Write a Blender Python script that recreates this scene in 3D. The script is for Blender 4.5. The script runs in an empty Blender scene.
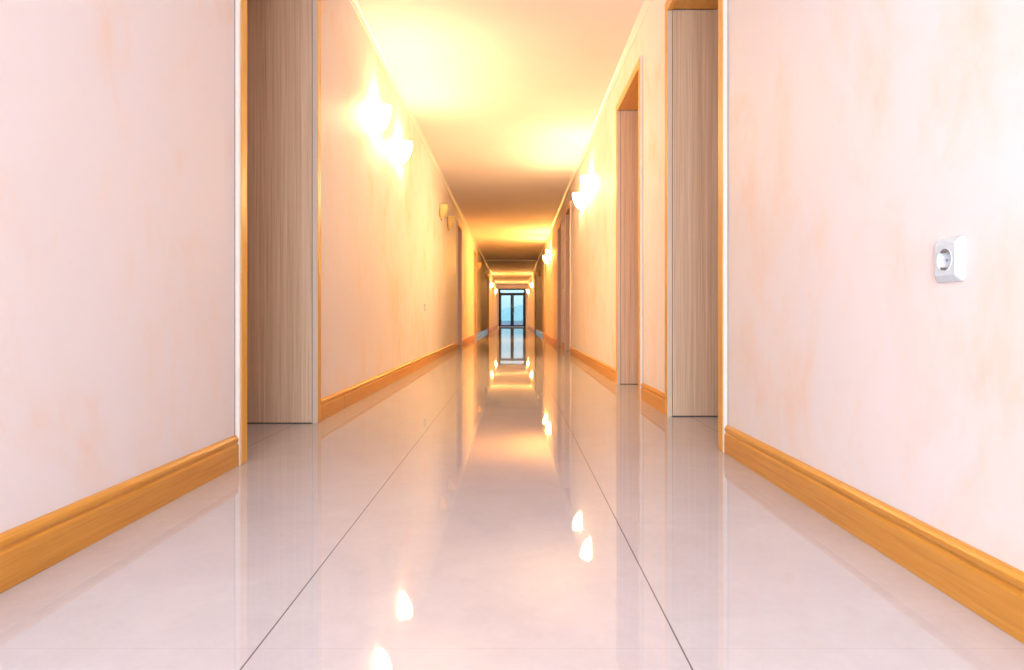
import bpy, bmesh, math, random
from mathutils import Vector
random.seed(4)
S = bpy.context.scene
C = S.collection

# ------------------------------------------------------------------ camera
cam_d = bpy.data.cameras.new('camera')
cam = bpy.data.objects.new('camera', cam_d)
C.objects.link(cam)
cam.location = (0, 0, 0.5)
cam.rotation_euler = (math.radians(90), 0, 0)
cam_d.sensor_width = 36.0
cam_d.lens = 690.0 * 36.0 / 1024.0
cam_d.shift_x = -1.5 / 1024
cam_d.shift_y = -17.0 / 1024
cam_d.clip_start = 0.02
cam_d.clip_end = 400
S.camera = cam

# ------------------------------------------------------------------ light and exposure
S.view_settings.view_transform = 'Standard'
S.view_settings.look = 'None'
S.view_settings.gamma = 1.0
S.view_settings.use_curve_mapping = False
S.view_settings.exposure = 1.35
S.cycles.caustics_reflective = False
S.cycles.use_guiding = True
S.cycles.sample_clamp_indirect = 6.0
DAY_POWER = 150.0         # daylight through the lobby window behind the camera
LAMP_POWER = 3.6         # one wall lamp
LAMP_COL = (1.0, 0.66, 0.32)

w = bpy.data.worlds.new('sky')
S.world = w
w.use_nodes = True
nt = w.node_tree
nt.nodes.clear()
out = nt.nodes.new('ShaderNodeOutputWorld')
bg = nt.nodes.new('ShaderNodeBackground')
tc = nt.nodes.new('ShaderNodeTexCoord')
sep = nt.nodes.new('ShaderNodeSeparateXYZ')
rmp = nt.nodes.new('ShaderNodeValToRGB')
rmp.color_ramp.elements[0].position = 0.0
rmp.color_ramp.elements[0].color = (0.36, 0.66, 0.74, 1)
rmp.color_ramp.elements[1].position = 0.05
rmp.color_ramp.elements[1].color = (0.80, 0.93, 1.0, 1)
nt.links.new(tc.outputs['Generated'], sep.inputs[0])
nt.links.new(sep.outputs['Z'], rmp.inputs[0])
nt.links.new(rmp.outputs[0], bg.inputs['Color'])
bg.inputs['Strength'].default_value = 0.55
nt.links.new(bg.outputs[0], out.inputs['Surface'])

ad = bpy.data.lights.new('window_daylight', 'AREA')
ad.shape = 'RECTANGLE'
ad.size = 3.6
ad.size_y = 1.35
ad.energy = DAY_POWER
ad.color = (0.76, 0.88, 1.0)
ao = bpy.data.objects.new('window_daylight', ad)
C.objects.link(ao)
ao.location = (-0.55, -3.1, 0.83)
ao.rotation_euler = (math.radians(90), 0, 0)   # faces +Y, down the corridor

# ------------------------------------------------------------------ materials
def mat(name, col, rough=0.5, spec=0.5, metal=0.0):
    m = bpy.data.materials.new(name)
    m.use_nodes = True
    b = m.node_tree.nodes['Principled BSDF']
    b.inputs['Base Color'].default_value = (*col, 1)
    b.inputs['Roughness'].default_value = rough
    b.inputs['Specular IOR Level'].default_value = spec
    b.inputs['Metallic'].default_value = metal
    return m, m.node_tree, b

def N(t, kind, **kw):
    n = t.nodes.new(kind)
    for k, v in kw.items():
        setattr(n, k, v)
    return n

def math_n(t, op, a, b=None):
    n = N(t, 'ShaderNodeMath', operation=op)
    for i, v in enumerate((a, b)):
        if v is None:
            continue
        if isinstance(v, (int, float)):
            n.inputs[i].default_value = v
        else:
            t.links.new(v, n.inputs[i])
    return n.outputs[0]

def ramp(t, fac, stops):
    r = N(t, 'ShaderNodeValToRGB')
    e = r.color_ramp.elements
    while len(e) < len(stops):
        e.new(0.5)
    for el, (p, c) in zip(e, stops):
        el.position = p
        el.color = (*c, 1)
    t.links.new(fac, r.inputs[0])
    return r.outputs[0]

def noise(t, vec, scale, detail=3, rough=0.55, dist=0.0):
    n = N(t, 'ShaderNodeTexNoise')
    n.inputs['Scale'].default_value = scale
    n.inputs['Detail'].default_value = detail
    n.inputs['Roughness'].default_value = rough
    n.inputs['Distortion'].default_value = dist
    t.links.new(vec, n.inputs['Vector'])
    return n.outputs['Fac']

def coords(t, scale=(1, 1, 1), loc=(0, 0, 0)):
    g = N(t, 'ShaderNodeNewGeometry')
    mp = N(t, 'ShaderNodeMapping')
    mp.inputs['Scale'].default_value = scale
    mp.inputs['Location'].default_value = loc
    t.links.new(g.outputs['Position'], mp.inputs['Vector'])
    return mp.outputs[0]

def mix(t, fac, a, b, mode='MIX'):
    n = N(t, 'ShaderNodeMix', data_type='RGBA', blend_type=mode)
    if isinstance(fac, (int, float)):
        n.inputs[0].default_value = fac
    else:
        t.links.new(fac, n.inputs[0])
    for i, v in ((6, a), (7, b)):
        if isinstance(v, tuple):
            n.inputs[i].default_value = (*v, 1)
        else:
            t.links.new(v, n.inputs[i])
    return n.outputs[2]

def plaster():
    m, t, b = mat('pink_plaster', (.8, .6, .5), 0.55, 0.25)
    v = coords(t, (1, 1, 0.75))
    n1 = noise(t, v, 2.6, 5, 0.62, 0.6)
    n2 = noise(t, coords(t, (1, 1, 0.6), (3, 7, 1)), 9.0, 4, 0.6, 0.4)
    s = math_n(t, 'ADD', math_n(t, 'MULTIPLY', n1, 0.75), math_n(t, 'MULTIPLY', n2, 0.25))
    c = ramp(t, s, [(0.34, (0.84, 0.76, 0.76)), (0.48, (0.85, 0.755, 0.735)), (0.58, (0.855, 0.715, 0.655)), (0.68, (0.86, 0.64, 0.53))])
    t.links.new(c, b.inputs['Base Color'])
    bp = N(t, 'ShaderNodeBump')
    bp.inputs['Strength'].default_value = 0.06
    bp.inputs['Distance'].default_value = 0.01
    t.links.new(noise(t, v, 30, 4), bp.inputs['Height'])
    t.links.new(bp.outputs[0], b.inputs['Normal'])
    return m

def wood(name, axis, dark, mid, light, rough, fine=160.0, spec=0.4, st=0.03):
    m, t, b = mat(name, mid, rough, spec)
    sc = {'Z': (1, 1, st), 'Y': (1, st, 1)}[axis]
    f = noise(t, coords(t, sc), fine, 4, 0.6, 0.3)
    f2 = noise(t, coords(t, sc, (5, 1, 3)), fine * 0.16, 3, 0.5, 0.8)
    s = math_n(t, 'ADD', math_n(t, 'MULTIPLY', f, 0.6), math_n(t, 'MULTIPLY', f2, 0.4))
    t.links.new(ramp(t, s, [(0.33, dark), (0.5, mid), (0.67, light)]), b.inputs['Base Color'])
    return m

def floor_mat():
    m, t, b = mat('pale_tile_body', (.7, .65, .62), 0.7, 0.0)
    g = N(t, 'ShaderNodeNewGeometry')
    sp = N(t, 'ShaderNodeSeparateXYZ')
    t.links.new(g.outputs['Position'], sp.inputs[0])
    TX, TY = 0.644, 0.644
    def line(src, off, period, wd):
        q = math_n(t, 'ADD', src, 100 * period - off)
        r = math_n(t, 'MODULO', q, period)
        d = math_n(t, 'MINIMUM', r, math_n(t, 'SUBTRACT', period, r))
        return math_n(t, 'LESS_THAN', d, wd / 2)
    lx = line(sp.outputs['X'], 0.255, TX, 0.0028)
    ly = line(sp.outputs['Y'], 1.690, TY, 0.0016)
    n = noise(t, coords(t), 5.0, 6, 0.65, 0.8)
    n2 = noise(t, coords(t, (1, 1, 1), (4, 2, 0)), 26.0, 5, 0.7, 1.2)
    s = math_n(t, 'ADD', math_n(t, 'MULTIPLY', n, 0.6), math_n(t, 'MULTIPLY', n2, 0.4))
    c = ramp(t, s, [(0.35, (0.55, 0.495, 0.50)), (0.65, (0.62, 0.565, 0.57))])
    c = mix(t, math_n(t, 'MULTIPLY', ly, 0.35), c, (0.36, 0.32, 0.32))
    c = mix(t, lx, c, (0.15, 0.13, 0.14))
    t.links.new(c, b.inputs['Base Color'])
    return m

def glaze_mat():
    # the polish on the tiles: clear, mirror-like at grazing angles
    m = bpy.data.materials.new('clear_polish')
    m.use_nodes = True
    t = m.node_tree
    t.nodes.clear()
    o = N(t, 'ShaderNodeOutputMaterial')
    fr = N(t, 'ShaderNodeFresnel'); fr.inputs['IOR'].default_value = 1.6
    tr = N(t, 'ShaderNodeBsdfTransparent')
    gl = N(t, 'ShaderNodeBsdfGlossy'); gl.inputs['Roughness'].default_value = 0.025
    mx = N(t, 'ShaderNodeMixShader')
    ge = N(t, 'ShaderNodeNewGeometry')      # light leaving the tile body passes straight up through the polish
    t.links.new(math_n(t, 'MULTIPLY', fr.outputs[0], math_n(t, 'SUBTRACT', 1.0, ge.outputs['Backfacing'])), mx.inputs[0])
    t.links.new(tr.outputs[0], mx.inputs[1])
    t.links.new(gl.outputs[0], mx.inputs[2])
    t.links.new(mx.outputs[0], o.inputs['Surface'])
    return m

def ceiling_mat():
    m, t, b = mat('ceiling_paint', (.8, .72, .62), 0.75, 0.12)
    n = noise(t, coords(t), 1.3, 3)
    t.links.new(ramp(t, n, [(0.3, (0.84, 0.745, 0.72)), (0.7, (0.88, 0.785, 0.76))]), b.inputs['Base Color'])
    return m

def glow(name, col, emis, strength, base):
    m, t, b = mat(name, base, 0.35, 0.4)
    b.inputs['Emission Color'].default_value = (*emis, 1)
    b.inputs['Emission Strength'].default_value = strength
    n = noise(t, coords(t), 60, 2)
    t.links.new(ramp(t, n, [(0.3, tuple(0.94 * x for x in base)), (0.7, base)]), b.inputs['Base Color'])
    return m

def plain(name, col, rough, spec=0.5, metal=0.0):
    m, t, b = mat(name, col, rough, spec, metal)
    n = noise(t, coords(t), 40, 3)
    t.links.new(ramp(t, n, [(0.3, tuple(0.95 * x for x in col)), (0.7, col)]), b.inputs['Base Color'])
    return m

def glass_mat():
    m = bpy.data.materials.new('pale_blue_glass')
    m.use_nodes = True
    t = m.node_tree
    t.nodes.clear()
    o = N(t, 'ShaderNodeOutputMaterial')
    tr = N(t, 'ShaderNodeBsdfTransparent')
    tl = N(t, 'ShaderNodeBsdfTranslucent')
    gl = N(t, 'ShaderNodeBsdfGlossy')
    gl.inputs['Roughness'].default_value = 0.3
    tr.inputs['Color'].default_value = (0.86, 0.95, 0.98, 1)
    tl.inputs['Color'].default_value = (0.8, 0.93, 0.97, 1)
    n = noise(t, coords(t), 9, 3)
    a = N(t, 'ShaderNodeMixShader')
    t.links.new(math_n(t, 'ADD', math_n(t, 'MULTIPLY', n, 0.1), 0.10), a.inputs[0])
    t.links.new(tr.outputs[0], a.inputs[1])
    t.links.new(tl.outputs[0], a.inputs[2])
    c = N(t, 'ShaderNodeMixShader')
    c.inputs[0].default_value = 0.015
    t.links.new(a.outputs[0], c.inputs[1])
    t.links.new(gl.outputs[0], c.inputs[2])
    t.links.new(c.outputs[0], o.inputs['Surface'])
    return m

M = {}
M['plaster'] = plaster()
M['floor'] = floor_mat()
M['ceiling'] = ceiling_mat()
M['cornice'] = plain('cornice_white', (0.86, 0.80, 0.76), 0.4)
OR = ((0.68, 0.31, 0.048), (0.76, 0.37, 0.064), (0.82, 0.43, 0.085))
M['beech_z'] = wood('orange_beech_upright', 'Z', *OR, 0.32)
M['beech_y'] = wood('orange_beech_lengthwise', 'Y', *OR, 0.30)
BB = ((0.54, 0.215, 0.026), (0.64, 0.27, 0.038), (0.70, 0.315, 0.055))
M['base_y'] = wood('orange_skirting_wood', 'Y', *BB, 0.30)
M['oak'] = wood('brown_oak_veneer', 'Z', (0.46, 0.275, 0.155), (0.61, 0.405, 0.26), (0.74, 0.55, 0.39), 0.42, 260.0, 0.8, 0.008)
M['oak_edge'] = wood('pale_oak_edge', 'Z', (0.57, 0.43, 0.325), (0.61, 0.47, 0.36), (0.65, 0.51, 0.40), 0.38, 160.0, 0.7)
M['edge_daylit'] = plain('daylit_casing_edge', (0.78, 0.67, 0.58), 0.4)  # pale colour carries the daylight on the casing's camera-facing side
M['seam_shade'] = plain('grey_seam_shade', (0.30, 0.26, 0.27), 0.7, 0.2)  # grey painted in for the shadow line beside the casing
M['seal'] = plain('dark_gap_fill', (0.05, 0.035, 0.03), 0.7, 0.2)  # near-black for the groove and the painted shade under the jambs
M['white_plastic'] = plain('white_plastic', (0.66, 0.71, 0.75), 0.22)
M['socket_grey'] = plain('socket_grey_plastic', (0.70, 0.72, 0.74), 0.3)
M['hole'] = plain('socket_hole', (0.03, 0.03, 0.03), 0.6)
M['steel'] = plain('brushed_steel', (0.55, 0.54, 0.52), 0.28, 0.5, 1.0)
M['brass'] = plain('dull_brass', (0.35, 0.26, 0.13), 0.35, 0.5, 0.9)
M['shade_on'] = glow('lit_opal_glass', (1, 1, 1), (1.0, 0.69, 0.30), 62.0, (0.9, 0.85, 0.75))
M['shade_bright'] = glow('bright_lit_opal_glass', (1, 1, 1), (1.0, 0.49, 0.10), 170.0, (0.9, 0.85, 0.75))
M['shade_inner'] = plain('white_inner_glass', (0.85, 0.80, 0.70), 0.4)
M['shade_far'] = glow('far_lit_opal_glass', (1, 1, 1), (1.0, 0.50, 0.11), 95.0, (0.9, 0.85, 0.75))
M['bulb_on'] = glow('lit_bulb', (1, 1, 1), (1.0, 0.7, 0.35), 40.0, (0.9, 0.85, 0.75))
M['shade_off'] = plain('amber_opal_glass', (0.84, 0.58, 0.22), 0.18, 0.6)
M['bulb_off'] = plain('white_bulb', (0.8, 0.78, 0.72), 0.3)
M['dark_alu'] = plain('dark_blue_grey_aluminium', (0.012, 0.013, 0.024), 0.6, 0.2, 0.0)
M['alu_foot'] = plain('dark_red_brown_kick_rail', (0.09, 0.018, 0.02), 0.5)
M['glass'] = glass_mat()
M['pale_sheen'] = plain('pale_grey_sheen_skirting', (0.46, 0.46, 0.41), 0.15, 0.6)  # pale grey stands in for daylight sheen on the far baseboard
M['terrace'] = plain('terrace_paving', (0.40, 0.52, 0.60), 0.6)
M['sea'] = plain('blue_water', (0.015, 0.11, 0.24), 0.6, 0.2)
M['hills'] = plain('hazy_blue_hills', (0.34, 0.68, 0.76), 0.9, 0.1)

# ------------------------------------------------------------------ mesh helpers
class MB:
    def __init__(self):
        self.bm = bmesh.new()
    def box(self, x0, x1, y0, y1, z0, z1):
        x0, x1 = sorted((x0, x1)); y0, y1 = sorted((y0, y1)); z0, z1 = sorted((z0, z1))
        v = [self.bm.verts.new((x, y, z)) for x in (x0, x1) for y in (y0, y1) for z in (z0, z1)]
        for f in ((0, 1, 3, 2), (4, 6, 7, 5), (0, 4, 5, 1), (2, 3, 7, 6), (0, 2, 6, 4), (1, 5, 7, 3)):
            self.bm.faces.new([v[i] for i in f])
        return self
    def extrude_y(self, prof, y0, y1):
        a = [self.bm.verts.new((x, y0, z)) for x, z in prof]
        b = [self.bm.verts.new((x, y1, z)) for x, z in prof]
        n = len(prof)
        for i in range(n):
            j = (i + 1) % n
            self.bm.faces.new((a[i], a[j], b[j], b[i]))
        self.bm.faces.new(a); self.bm.faces.new(b[::-1])
        return self
    def rings(self, rings, closed=True, cap=True):
        rs = [[self.bm.verts.new(p) for p in r] for r in rings]
        n = len(rs[0])
        for a, b in zip(rs, rs[1:]):
            for i in range(n if closed else n - 1):
                j = (i + 1) % n
                self.bm.faces.new((a[i], a[j], b[j], b[i]))
        if cap:
            self.bm.faces.new(rs[0]); self.bm.faces.new(rs[-1][::-1])
        return self
    def tube(self, pts, r, n=10):
        pts = [Vector(p) for p in pts]
        rings = []
        for i, p in enumerate(pts):
            d = (pts[min(i + 1, len(pts) - 1)] - pts[max(i - 1, 0)]).normalized()
            u = d.cross(Vector((0, 0, 1)))
            if u.length < 1e-3:
                u = d.cross(Vector((0, 1, 0)))
            u.normalize()
            v = d.cross(u)
            rr = r[i] if isinstance(r, (list, tuple)) else r
            rings.append([p + u * (rr * math.cos(2 * math.pi * k / n)) + v * (rr * math.sin(2 * math.pi * k / n)) for k in range(n)])
        return self.rings(rings)
    def build(self, name, m, parent=None, bevel=0.0, smooth=False, loc=(0, 0, 0)):
        bmesh.ops.recalc_face_normals(self.bm, faces=self.bm.faces)
        me = bpy.data.meshes.new(name)
        if smooth:
            for f in self.bm.faces:
                f.smooth = True
        self.bm.to_mesh(me); self.bm.free()
        me.materials.append(m)
        o = bpy.data.objects.new(name, me)
        C.objects.link(o)
        o.location = loc
        if parent:
            o.parent = parent
        if bevel:
            md = o.modifiers.new('bevel', 'BEVEL')
            md.width = bevel; md.segments = 2; md.limit_method = 'ANGLE'
            md.harden_normals = False
        return o

def tag(o, label, cat, kind=None, group=None):
    o['label'] = label
    o['category'] = cat
    if kind: o['kind'] = kind
    if group: o['group'] = group
    return o

def empty(name, loc):
    o = bpy.data.objects.new(name, None)
    C.objects.link(o)
    o.location = loc
    o.empty_display_size = 0.1
    return o

# ------------------------------------------------------------------ dimensions
XL, XR = -0.945, 0.797         # wall faces
H = 2.36                       # ceiling
YB, YE = 0.6, 39.0             # mouth of the corridor, glass doors ahead
LX0, LX1, LY = -3.6, 3.4, -3.0 # the lobby the corridor opens from
OPEN_H = 2.06                  # doorway height
THK = 0.45                     # wall thickness
CW = 0.055                     # casing width
CP = 0.018                     # casing projection
BB_TOP = 0.1035                # baseboard height

L_DOORS = [(2.405, 3.27), (11.5, 12.36), (16.4, 17.27), (25.0, 25.87)]
R_DOORS = [(2.63, 3.50), (4.31, 5.20), (9.60, 10.47), (11.35, 12.22), (17.45, 18.35), (24.2, 25.1)]

# ------------------------------------------------------------------ shell
fb = MB()
fb.box(XL - THK, XR + THK, YB, YE + 0.2, -0.1, -0.001).box(LX0 - 0.2, LX1 + 0.2, LY - 0.2, YB, -0.1, -0.001)
for x0, x1, y0, y1 in ((XL - THK, XR + THK, YB, YE + 0.2), (LX0 - 0.2, LX1 + 0.2, LY - 0.2, YB)):
    fb.bm.faces.new([fb.bm.verts.new((x, y, 0)) for x, y in ((x0, y0), (x1, y0), (x1, y1), (x0, y1))]).material_index = 1
o = fb.build('floor', M['floor'])
o.data.materials.append(glaze_mat())
tag(o, 'pale polished tile floor running the length of the corridor', 'floor', 'structure')
o = MB().box(XL - THK, XR + THK, YB, YE + 0.2, H, H + 0.1).box(LX0 - 0.2, LX1 + 0.2, LY - 0.2, YB, H, H + 0.1).build('ceiling', M['ceiling'])
tag(o, 'smooth painted ceiling above the corridor, lit by the wall lamps', 'ceiling', 'structure')

def wall(name, x0, x1, doors, label):
    b = MB()
    y = YB
    for a, c in doors:
        b.box(x0, x1, y, a - 0.02, 0, H)
        b.box(x0, x1, a - 0.02, c + 0.02, OPEN_H + 0.02, H)
        y = c + 0.02
    b.box(x0, x1, y, YE, 0, H)
    return tag(b.build(name, M['plaster']), label, 'wall', 'structure')
wall('wall_left', XL - THK, XL, L_DOORS, 'mottled pink plaster wall on the left of the corridor')
wall('wall_right', XR, XR + THK, R_DOORS, 'mottled pink plaster wall on the right, holding the near socket')

# end wall round the glass doors
GX0, GX1, GH = -0.835, 0.685, 2.16
b = MB()
b.box(XL - THK, GX0, YE, YE + 0.2, 0, H).box(GX1, XR + THK, YE, YE + 0.2, 0, H).box(GX0, GX1, YE, YE + 0.2, GH, H)
tag(b.build('wall_end', M['plaster']), 'far end wall surrounding the glazed double doors', 'wall', 'structure')
# the lobby behind the camera, with its wide window
b = MB()
b.box(LX0, -2.4, LY - 0.2, LY, 0, H).box(1.3, LX1, LY - 0.2, LY, 0, H)
b.box(-2.4, 1.3, LY - 0.2, LY, 1.55, H).box(-2.4, 1.3, LY - 0.2, LY, 0, 0.1)
tag(b.build('wall_back', M['plaster']), 'lobby wall with the wide window opening', 'wall', 'structure')
b = MB()
b.box(LX0 - 0.2, LX0, LY - 0.2, YB, 0, H).box(LX1, LX1 + 0.2, LY - 0.2, YB, 0, H)
b.box(LX0 - 0.2, XL - THK, YB, YB + 0.2, 0, H).box(XR + THK, LX1 + 0.2, YB, YB + 0.2, 0, H)
tag(b.build('wall_lobby', M['plaster']), 'side and front walls of the lobby the corridor opens from', 'wall', 'structure')

# cornice
def cornice(name, x, s, label):
    p = [(x, H), (x, H - 0.03), (x - s * 0.006, H - 0.03), (x - s * 0.010, H - 0.018), (x - s * 0.018, H - 0.010), (x - s * 0.03, H - 0.006), (x - s * 0.03, H)]
    return tag(MB().extrude_y(p, YB, YE).build(name, M['cornice']), label, 'cornice', 'structure')
cornice('trim_1', XL, -1, 'thin white cornice along the top of the left wall')
cornice('trim_2', XR, 1, 'thin white cornice along the top of the right wall')
tag(MB().box(XL + 0.03, XR - 0.03, 22.0, 22.14, H - 0.035, H).build('trim_3', M['ceiling'], bevel=0.004),
    'shallow beam crossing the ceiling far down the corridor', 'beam', 'structure')

# baseboards
PROF = [(0, 0), (.014, 0), (.014, .067), (.0125, .071), (.0095, .0735), (.0090, .0765), (.0105, .079), (.0125, .083),
        (.0130, .088), (.0120, .093), (.0085, .098), (.004, .1025), (0, .1035)]
def spans(doors, cuts, lo, hi):
    y, r = lo, []
    for a, c in doors:
        r.append((y, a - CW - 0.010)); y = c + CW
    r.append((y, hi))
    res = []
    for a, c in r:
        ks = [a] + [k for k in cuts if a < k < c] + [c]
        for i in range(len(ks) - 1):
            res.append((ks[i] + (0.001 if i else 0), ks[i + 1] - (0.001 if i < len(ks) - 2 else 0)))
    return res
SHEEN_SPAN = (17.4, 24.9)
def baseboard(name, x, s, doors, cuts, label, sheen_name, sheen_label):
    b, st = MB(), MB()
    nb = ns = 0
    prof = [(x - s * d, z) for d, z in PROF]
    for a, c in spans(doors, cuts, YB, YE):
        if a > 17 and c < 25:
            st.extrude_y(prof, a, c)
        else:
            b.extrude_y(prof, a, c)
    tag(b.build(name, M['base_y']), label, 'baseboard', 'structure')
    tag(st.build(sheen_name, M['pale_sheen']), sheen_label, 'baseboard', 'structure')
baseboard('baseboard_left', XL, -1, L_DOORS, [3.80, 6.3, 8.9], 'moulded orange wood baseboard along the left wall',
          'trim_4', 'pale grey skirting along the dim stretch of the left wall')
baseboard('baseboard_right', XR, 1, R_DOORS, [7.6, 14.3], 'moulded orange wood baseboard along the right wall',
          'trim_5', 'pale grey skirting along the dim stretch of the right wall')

# ------------------------------------------------------------------ doorways
def doorway(n, s, x, y0, y1, label):
    """s=-1 left wall, +1 right wall; x wall face; depth runs away from the corridor."""
    root = empty('door_%d' % n, (x, (y0 + y1) / 2, 0))
    tag(root, label, 'doorway', 'structure')
    cy = (y0 + y1) / 2
    L = (-x, -cy, 0)
    top = OPEN_H + CW
    f = x - s * CP
    def bl(mb, name, m, parent=root, bevel=0.0, smooth=False):
        ob = mb.build(name, m, parent, bevel, smooth)
        if parent is root:
            ob.location = L
        return ob
    bl(MB().box(f, x, y0 - CW, y0, 0, top), 'casing_post', M['beech_z'], bevel=0.003)
    bl(MB().box(f, x, y1 + 0.002, y1 + CW, 0, top), 'casing_post', M['beech_z'], bevel=0.002)
    bl(MB().box(f + s * 0.002, x, y1, y1 + 0.002, 0, OPEN_H), 'casing_daylit_side', M['oak_edge'])  # thin pale strip, daylight on this face put into its colour
    bl(MB().box(x - s * (CP - 0.002), x, y0 - CW - 0.010, y0 - CW, 0, top), 'casing_daylit_side', M['edge_daylit'])
    bl(MB().box(x - s * 0.0015, x, y0 - CW - 0.015, y0 - CW - 0.010, BB_TOP, top), 'casing_seam_shade', M['seam_shade'])
    bl(MB().box(f, x, y0, y1, OPEN_H, top), 'casing_head', M['beech_y'], bevel=0.003)
    ed = x + s * 0.008            # pale edge strip of the frame, then a groove
    g = x + s * 0.011
    bk = x + s * (THK - 0.05)
    t = 0.02
    for ya, yb, yg0, yg1 in ((y0 - t, y0, y0 - t, y0 - 0.004), (y1, y1 + t, y1 + 0.004, y1 + t)):
        bl(MB().box(x, ed, ya, yb, 0, OPEN_H), 'frame_edge', M['oak_edge'])
        bl(MB().box(ed, g, yg0, yg1, 0, OPEN_H), 'door_seal', M['seal'])  # near-black strip set in the groove
        bl(MB().box(g, bk, ya, yb, 0.0045, OPEN_H), 'jamb_panel', M['oak'])
        bl(MB().box(g, bk, yg0, yg1, 0, 0.0045), 'bottom_gap_shade', M['seal'])  # dark strip painted as the shade in the floor gap
    bl(MB().box(x, ed, y0, y1, OPEN_H, OPEN_H + t), 'frame_head', M['beech_y'])
    bl(MB().box(ed, bk, y0, y1, OPEN_H + 0.006, OPEN_H + t), 'head_panel', M['beech_y'])
    leaf = bl(MB().box(bk - s * 0.0, bk + s * 0.04, y0 + 0.001, y1 - 0.001, 0.004, OPEN_H), 'door_leaf', M['oak'])
    hb = MB()
    hy = y0 + 0.07
    hx = bk - s * 0.001
    hb.tube([(hx, hy, 1.0), (hx - s * 0.045, hy, 1.0), (hx - s * 0.052, hy + 0.012, 1.0), (hx - s * 0.052, hy + 0.12, 1.0)], 0.009)
    hb.box(hx, hx - s * 0.006, hy - 0.022, hy + 0.022, 0.88, 1.06)
    hb.build('handle', M['steel'], leaf, bevel=0.0015)
    return root
LL = ['nearest doorway on the left, orange casing and deep brown wood reveal',
      'narrow looking doorway on the left just past the two unlit amber lamps',
      'third doorway on the left, at the start of the dim stretch',
      'farthest doorway on the left, dark against the lit end of the corridor']
RL = ['nearest doorway on the right, orange casing, beside the wall with the socket',
      'second doorway on the right, its whole orange head casing in view',
      'doorway on the right just past the first pair of lit lamps',
      'doorway on the right beyond the first lamps, second of two close together',
      'doorway on the right past the middle pair of lit lamps',
      'farthest doorway on the right, below the unlit dark lamp']
k = 1
for (a, c), l in zip(L_DOORS, LL):
    doorway(k, -1, XL, a, c, l); k += 1
for (a, c), l in zip(R_DOORS, RL):
    doorway(k, 1, XR, a, c, l); k += 1

# ------------------------------------------------------------------ glazed double doors at the far end
def glass_doors(n):
    cx = (GX0 + GX1) / 2
    root = empty('door_%d' % n, (cx, YE, 0))
    tag(root, 'dark framed glazed double doors at the far end of the corridor', 'door', 'structure')
    off = (-cx, -YE, 0)
    ya, yb = YE + 0.01, YE + 0.08
    tb0, tb1 = 1.86, 1.92
    b = MB()
    b.box(GX0, GX0 + 0.09, ya, yb, 0, GH).box(GX1 - 0.09, GX1, ya, yb, 0, GH)
    b.box(GX0 + 0.09, GX1 - 0.09, ya, yb, GH - 0.07, GH).box(GX0 + 0.09, GX1 - 0.09, ya, yb, tb0, tb1)
    o = b.build('door_frame', M['dark_alu'], root); o.location = off
    o = MB().box(GX0 + 0.09, GX1 - 0.09, ya + 0.03, ya + 0.036, tb1, GH - 0.07).build('transom_pane', M['glass'], root); o.location = off
    for side in (-1, 1):
        x0, x1 = (GX0 + 0.093, cx - 0.002) if side < 0 else (cx + 0.002, GX1 - 0.093)
        st = 0.085
        b = MB()
        b.box(x0, x0 + (0.05 if side < 0 else st), ya, yb - 0.01, 0.01, tb0 - 0.003)
        b.box(x1 - (st if side < 0 else 0.05), x1, ya, yb - 0.01, 0.01, tb0 - 0.003)
        xa = x0 + (0.05 if side < 0 else st); xb = x1 - (st if side < 0 else 0.05)
        b.box(xa, xb, ya, yb - 0.01, tb0 - 0.075, tb0 - 0.003)
        lf = b.build('door_leaf', M['dark_alu'], root); lf.location = off
        MB().box(xa, xb, ya + 0.03, ya + 0.036, 0.10, tb0 - 0.075).build('pane', M['glass'], lf)
        MB().box(xa, xb, ya, yb - 0.01, 0.01, 0.10).build('kick_rail', M['alu_foot'], lf)
        if side > 0:
            pts = []
            for i in range(13):
                a = math.pi * i / 12
                pts.append((x0 + 0.035 + 0.11 * math.sin(a), ya - 0.005 - 0.045 * math.sin(a), 0.93 + 0.17 * math.cos(a)))
            MB().tube(pts, 0.013).build('pull_handle', M['steel'], lf, smooth=True)
glass_doors(k)

# outside the glass doors: paving, with water and hills added to grade the glass blue
tag(MB().box(-6, 6, YE + 0.2, YE + 9, -0.12, -0.02).build('terrace', M['terrace']), 'paved terrace outside the far glass doors', 'terrace', 'structure')
tag(MB().box(-150, 150, YE + 9, YE + 300, -0.55, -0.35).build('sea', M['sea']), 'added hazy blue band seen through the bottom of the far glass doors', 'water', 'structure')

b = MB()
pr = []
for i in range(81):
    xx = -120 + 3 * i
    pr.append((xx, 2.9 + 0.35 * math.sin(xx * 0.11 + 0.6) + 0.2 * math.sin(xx * 0.37)))
b.rings([[(xx, YE + 190 + d, z * k - 3.1) for xx, z in pr] for d, k in ((-14, 0.0), (-6, 1.7), (0, 2.4), (12, 1.7), (22, 0.0))], closed=False, cap=False)
tag(b.build('hills', M['hills'], smooth=True), 'added hazy pale blue hills seen through the far glass doors', 'hills', 'structure')

# ------------------------------------------------------------------ wall lamps
NR = 16
def bowl_rings(R, D, Hh, inset=0.0):
    rings = []
    for i in range(11):
        t = i / 10
        r = max(0.03, (1 - t ** 1.9) ** 0.62)
        ring = []
        for j in range(NR + 1):
            a = math.pi * j / NR
            lip = 0.012 * math.sin(a) * (1 - t) ** 3
            ring.append((0.008 + (D - inset) * r * math.sin(a), (R - inset) * r * math.cos(a), -Hh * t + lip * 0.6))
        rings.append(ring)
    return rings

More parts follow.
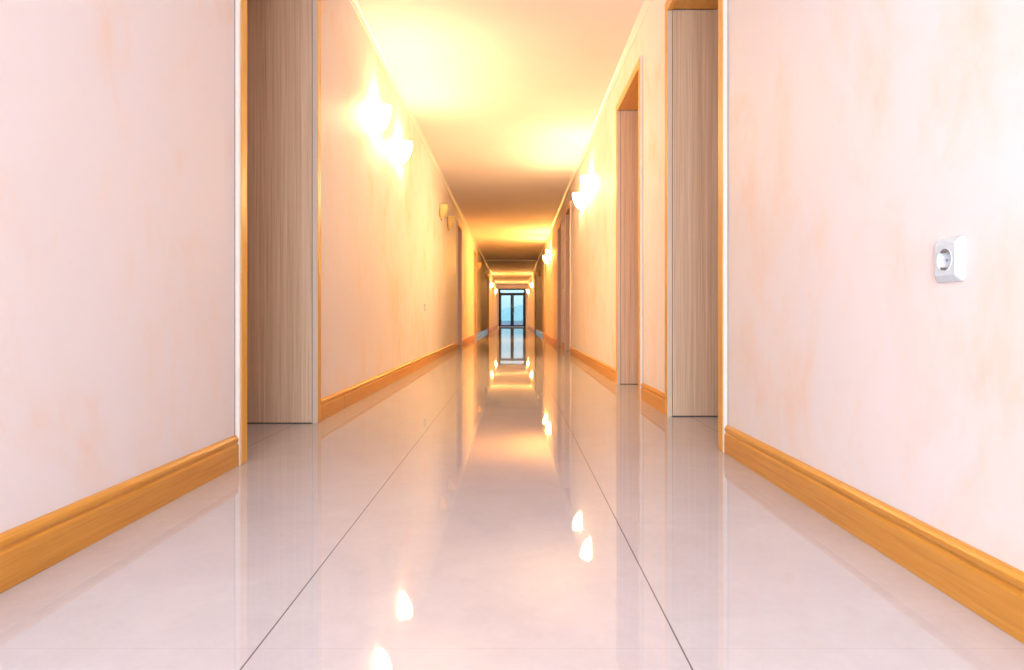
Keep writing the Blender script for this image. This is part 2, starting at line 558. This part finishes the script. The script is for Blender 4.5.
def make_sconce(lit, name='wall_sconce'):
    root = empty(name, (0, 0, 0))
    # glass bowl, open at the top, gap at the wall
    b = MB()
    b.rings(bowl_rings(0.088, 0.098, 0.178), closed=False, cap=False)
    sh = b.build('glass_shade', M['shade_on'] if lit else M['shade_off'], root, smooth=True)
    md = sh.modifiers.new('thickness', 'SOLIDIFY'); md.thickness = 0.004; md.offset = -1
    sh.data.materials.append(M['shade_inner']); md.material_offset = 1; md.material_offset_rim = 0
    # wall plate
    ring0, ring1, ring2 = [], [], []
    for j in range(24):
        a = 2 * math.pi * j / 24
        ring0.append((0.0005, 0.045 * math.cos(a), -0.085 + 0.06 * math.sin(a)))
        ring1.append((0.007, 0.045 * math.cos(a), -0.085 + 0.06 * math.sin(a)))
        ring2.append((0.011, 0.036 * math.cos(a), -0.085 + 0.05 * math.sin(a)))
    MB().rings([ring0, ring1, ring2]).build('wall_plate', M['brass'], root)
    # clip at the rim and finial below
    MB().tube([(0.008, 0, -0.03), (0.014, 0, 0.0), (0.018, 0, 0.012), (0.022, 0, 0.004)], [0.004, 0.004, 0.005, 0.004], 8).build('rim_clip', M['brass'], root)
    MB().tube([(0.021, 0, -0.168), (0.021, 0, -0.176), (0.021, 0, -0.182), (0.021, 0, -0.190), (0.021, 0, -0.194)], [0.004, 0.004, 0.008, 0.007, 0.002], 10).build('finial', M['brass'], root, smooth=True)
    # bulb in its holder
    h = MB().tube([(0.010, 0, -0.085), (0.03, 0, -0.085), (0.042, 0, -0.08)], 0.012, 10).build('bulb_holder', M['white_plastic'], root)
    pts, rad = [], []
    for i in range(9):
        t = i / 8
        pts.append((0.046, 0, -0.09 + 0.06 * t)); rad.append(0.006 + 0.015 * math.sin(math.pi * min(1, 0.15 + 0.8 * t)))
    bu = MB().tube(pts, rad, 12).build('bulb', M['bulb_on'] if lit else M['bulb_off'], root, smooth=True)
    if lit:
        ld = bpy.data.lights.new('lamp_light', 'POINT')
        ld.energy = LAMP_POWER; ld.color = LAMP_COL; ld.shadow_soft_size = 0.018
        lo = bpy.data.objects.new('lamp_light', ld)
        C.objects.link(lo)
        lo.parent = root
        lo.location = (0.05, 0, -0.012)
    return root

def copy_tree(o):
    r = o.copy(); C.objects.link(r)
    for ch in list(o.children):
        c = ch.copy(); C.objects.link(c); c.parent = r
        for g in ch.children:
            d = g.copy(); C.objects.link(d); d.parent = c
    return r

LZ = 1.945
LIT = [(-1, 4.74, 'lit opal bowl lamp on the left wall, nearest of all the wall lamps'),
       (-1, 5.71, 'lit opal bowl lamp on the left wall, second and lower looking of the near pair'),
       (-1, 29.0, 'lit wall lamp on the left, beyond the dim stretch near the glass doors'),
       (-1, 35.5, 'tiny lit wall lamp on the left, right beside the far glass doors'),
       (1, 7.10, 'lit opal bowl lamp on the right wall, nearest on that side'),
       (1, 8.06, 'lit opal bowl lamp on the right wall, second of the nearest pair there'),
       (1, 14.8, 'lit lamp on the right wall, upper of the pair past two doorways'),
       (1, 16.1, 'lit lamp on the right wall, farther of the pair past two doorways'),
       (1, 28.9, 'lit wall lamp on the right, beyond the dim stretch near the glass doors'),
       (1, 35.9, 'tiny lit wall lamp on the right, right beside the far glass doors')]
OFF = [(-1, 8.86, 'unlit amber bowl lamp on the left wall, nearer of the unlit pair'),
       (-1, 9.90, 'unlit amber bowl lamp on the left wall, just before the second doorway'),
       (-1, 18.1, 'unlit lamp on the left wall in the dim stretch, past the third doorway'),
       (-1, 22.7, 'dark unlit lamp on the left wall, last before the lit far end'),
       (1, 21.0, 'dark unlit lamp on the right wall in the dim stretch')]
for lit, spots in ((True, LIT), (False, OFF)):
    proto = make_sconce(lit)
    for i, (s, y, lab) in enumerate(spots):
        r = proto if i == 0 else copy_tree(proto)
        r.location = (XL if s < 0 else XR, y, LZ)
        for ch in r.children:
            if ch.type == 'LIGHT':
                ch.data = ch.data.copy()
                ch.data.energy = LAMP_POWER * (1.0 if y < 6 else 1.3 if y < 9 else 4.5 if y < 25 else 2.6)
                if y > 9:
                    ch.data.color = (1.0, 0.48, 0.12)
            elif y > 9 and lit and ch.name.startswith('glass_shade'):
                ch.data = ch.data.copy()
                ch.data.materials[0] = M['shade_bright'] if y < 25 else M['shade_far']
        r.rotation_euler = (0, 0, 0 if s < 0 else math.pi)
        tag(r, lab, 'wall lamp', None, 'bowl lamps along the corridor walls')

# ------------------------------------------------------------------ sockets and switch
def rrect(x, w_, h_, r, n=5):
    pts = []
    for cx, cz, a0 in ((w_ / 2 - r, h_ / 2 - r, 0), (-w_ / 2 + r, h_ / 2 - r, 90), (-w_ / 2 + r, -h_ / 2 + r, 180), (w_ / 2 - r, -h_ / 2 + r, 270)):
        for i in range(n):
            a = math.radians(a0 + 90 * i / (n - 1))
            pts.append((x, cx + r * math.cos(a), cz + r * math.sin(a)))
    return pts

def circ(x, r, n=40):
    return [(x, r * math.cos(2 * math.pi * i / n), r * math.sin(2 * math.pi * i / n)) for i in range(n)]

def make_socket():
    root = empty('wall_socket', (0, 0, 0))
    # bevelled cover with a flat raised face; local +x points out of the wall
    rr = [rrect(0.0005, 0.081, 0.081, 0.007), rrect(0.003, 0.081, 0.081, 0.007), rrect(0.0055, 0.078, 0.078, 0.007), rrect(0.0115, 0.060, 0.060, 0.005), rrect(0.0125, 0.057, 0.057, 0.004)]
    b = MB(); bm = b.bm
    b.rings(rr, cap=False)
    bm.verts.ensure_lookup_table()
    # front face with a round hole
    n = 20
    front = [bm.verts.new(p) for p in rr[-1]]
    hole = [bm.verts.new(p) for p in circ(0.0125, 0.0213, 40)]
    e1 = [bm.edges.new((front[i], front[(i + 1) % n])) for i in range(n)]
    e2 = [bm.edges.new((hole[i], hole[(i + 1) % 40])) for i in range(40)]
    bmesh.ops.triangle_fill(bm, use_beauty=True, use_dissolve=False, edges=e1 + e2)
    bmesh.ops.remove_doubles(bm, verts=bm.verts, dist=1e-6)
    b.build('cover', M['white_plastic'], root)
    # recessed cup
    MB().rings([circ(0.0127, 0.0225), circ(0.0137, 0.0218), circ(0.0135, 0.0200), circ(0.0020, 0.0190), circ(0.0012, 0.006)], cap=False).build('cup', M['socket_grey'], root, smooth=False)
    MB().rings([circ(0.0008, 0.0075), circ(0.0016, 0.0070)]).build('cup_floor', M['socket_grey'], root)
    for sy in (-1, 1):
        MB().rings([[(x, y + sy * 0.0095, z) for x, y, z in circ(xx, 0.0026, 14)] for xx in (0.0012, 0.0026)]).build('pin_hole', M['hole'], root)
    for a in (58, -58, 238, 122):
        ca, sa = math.cos(math.radians(a)), math.sin(math.radians(a))
        bb = MB(); bb.box(0.004, 0.0132, ca * 0.0185 - 0.0018, ca * 0.0185 + 0.0018, sa * 0.0185 - 0.0024, sa * 0.0185 + 0.0024)
        bb.build('earth_clip' if abs(sa) > 0.9 else 'guide_notch', M['steel'], root)
    MB().box(0.0012, 0.0030, -0.0185, 0.0185, -0.0006, 0.0006).build('cup_seam', M['white_plastic'], root)
    return root
sk = make_socket()
for i, (s, y, z, lab) in enumerate([(1, 1.256, 0.606, 'white round-holed power socket on the near right wall'),
                                    (-1, 7.30, 0.610, 'small white power socket low on the left wall below the lamps'),
                                    (1, 14.2, 0.620, 'tiny pale power socket far along the right wall')]):
    r = sk if i == 0 else copy_tree(sk)
    r.location = (XL if s < 0 else XR, y, z)
    r.rotation_euler = (0, 0, 0 if s < 0 else math.pi)
    tag(r, lab, 'socket', None, 'white power sockets on the corridor walls')

root = empty('light_switch', (XR, 11.0, 1.0))
root.rotation_euler = (0, 0, math.pi)
MB().rings([rrect(0.0005, 0.081, 0.081, 0.007), rrect(0.004, 0.081, 0.081, 0.007), rrect(0.010, 0.066, 0.066, 0.006)]).build('cover', M['white_plastic'], root)
MB().rings([rrect(0.0101, 0.058, 0.058, 0.004), rrect(0.013, 0.054, 0.054, 0.004)]).build('rocker', M['white_plastic'], root)
tag(root, 'small white light switch on the right wall between two close doorways', 'switch')
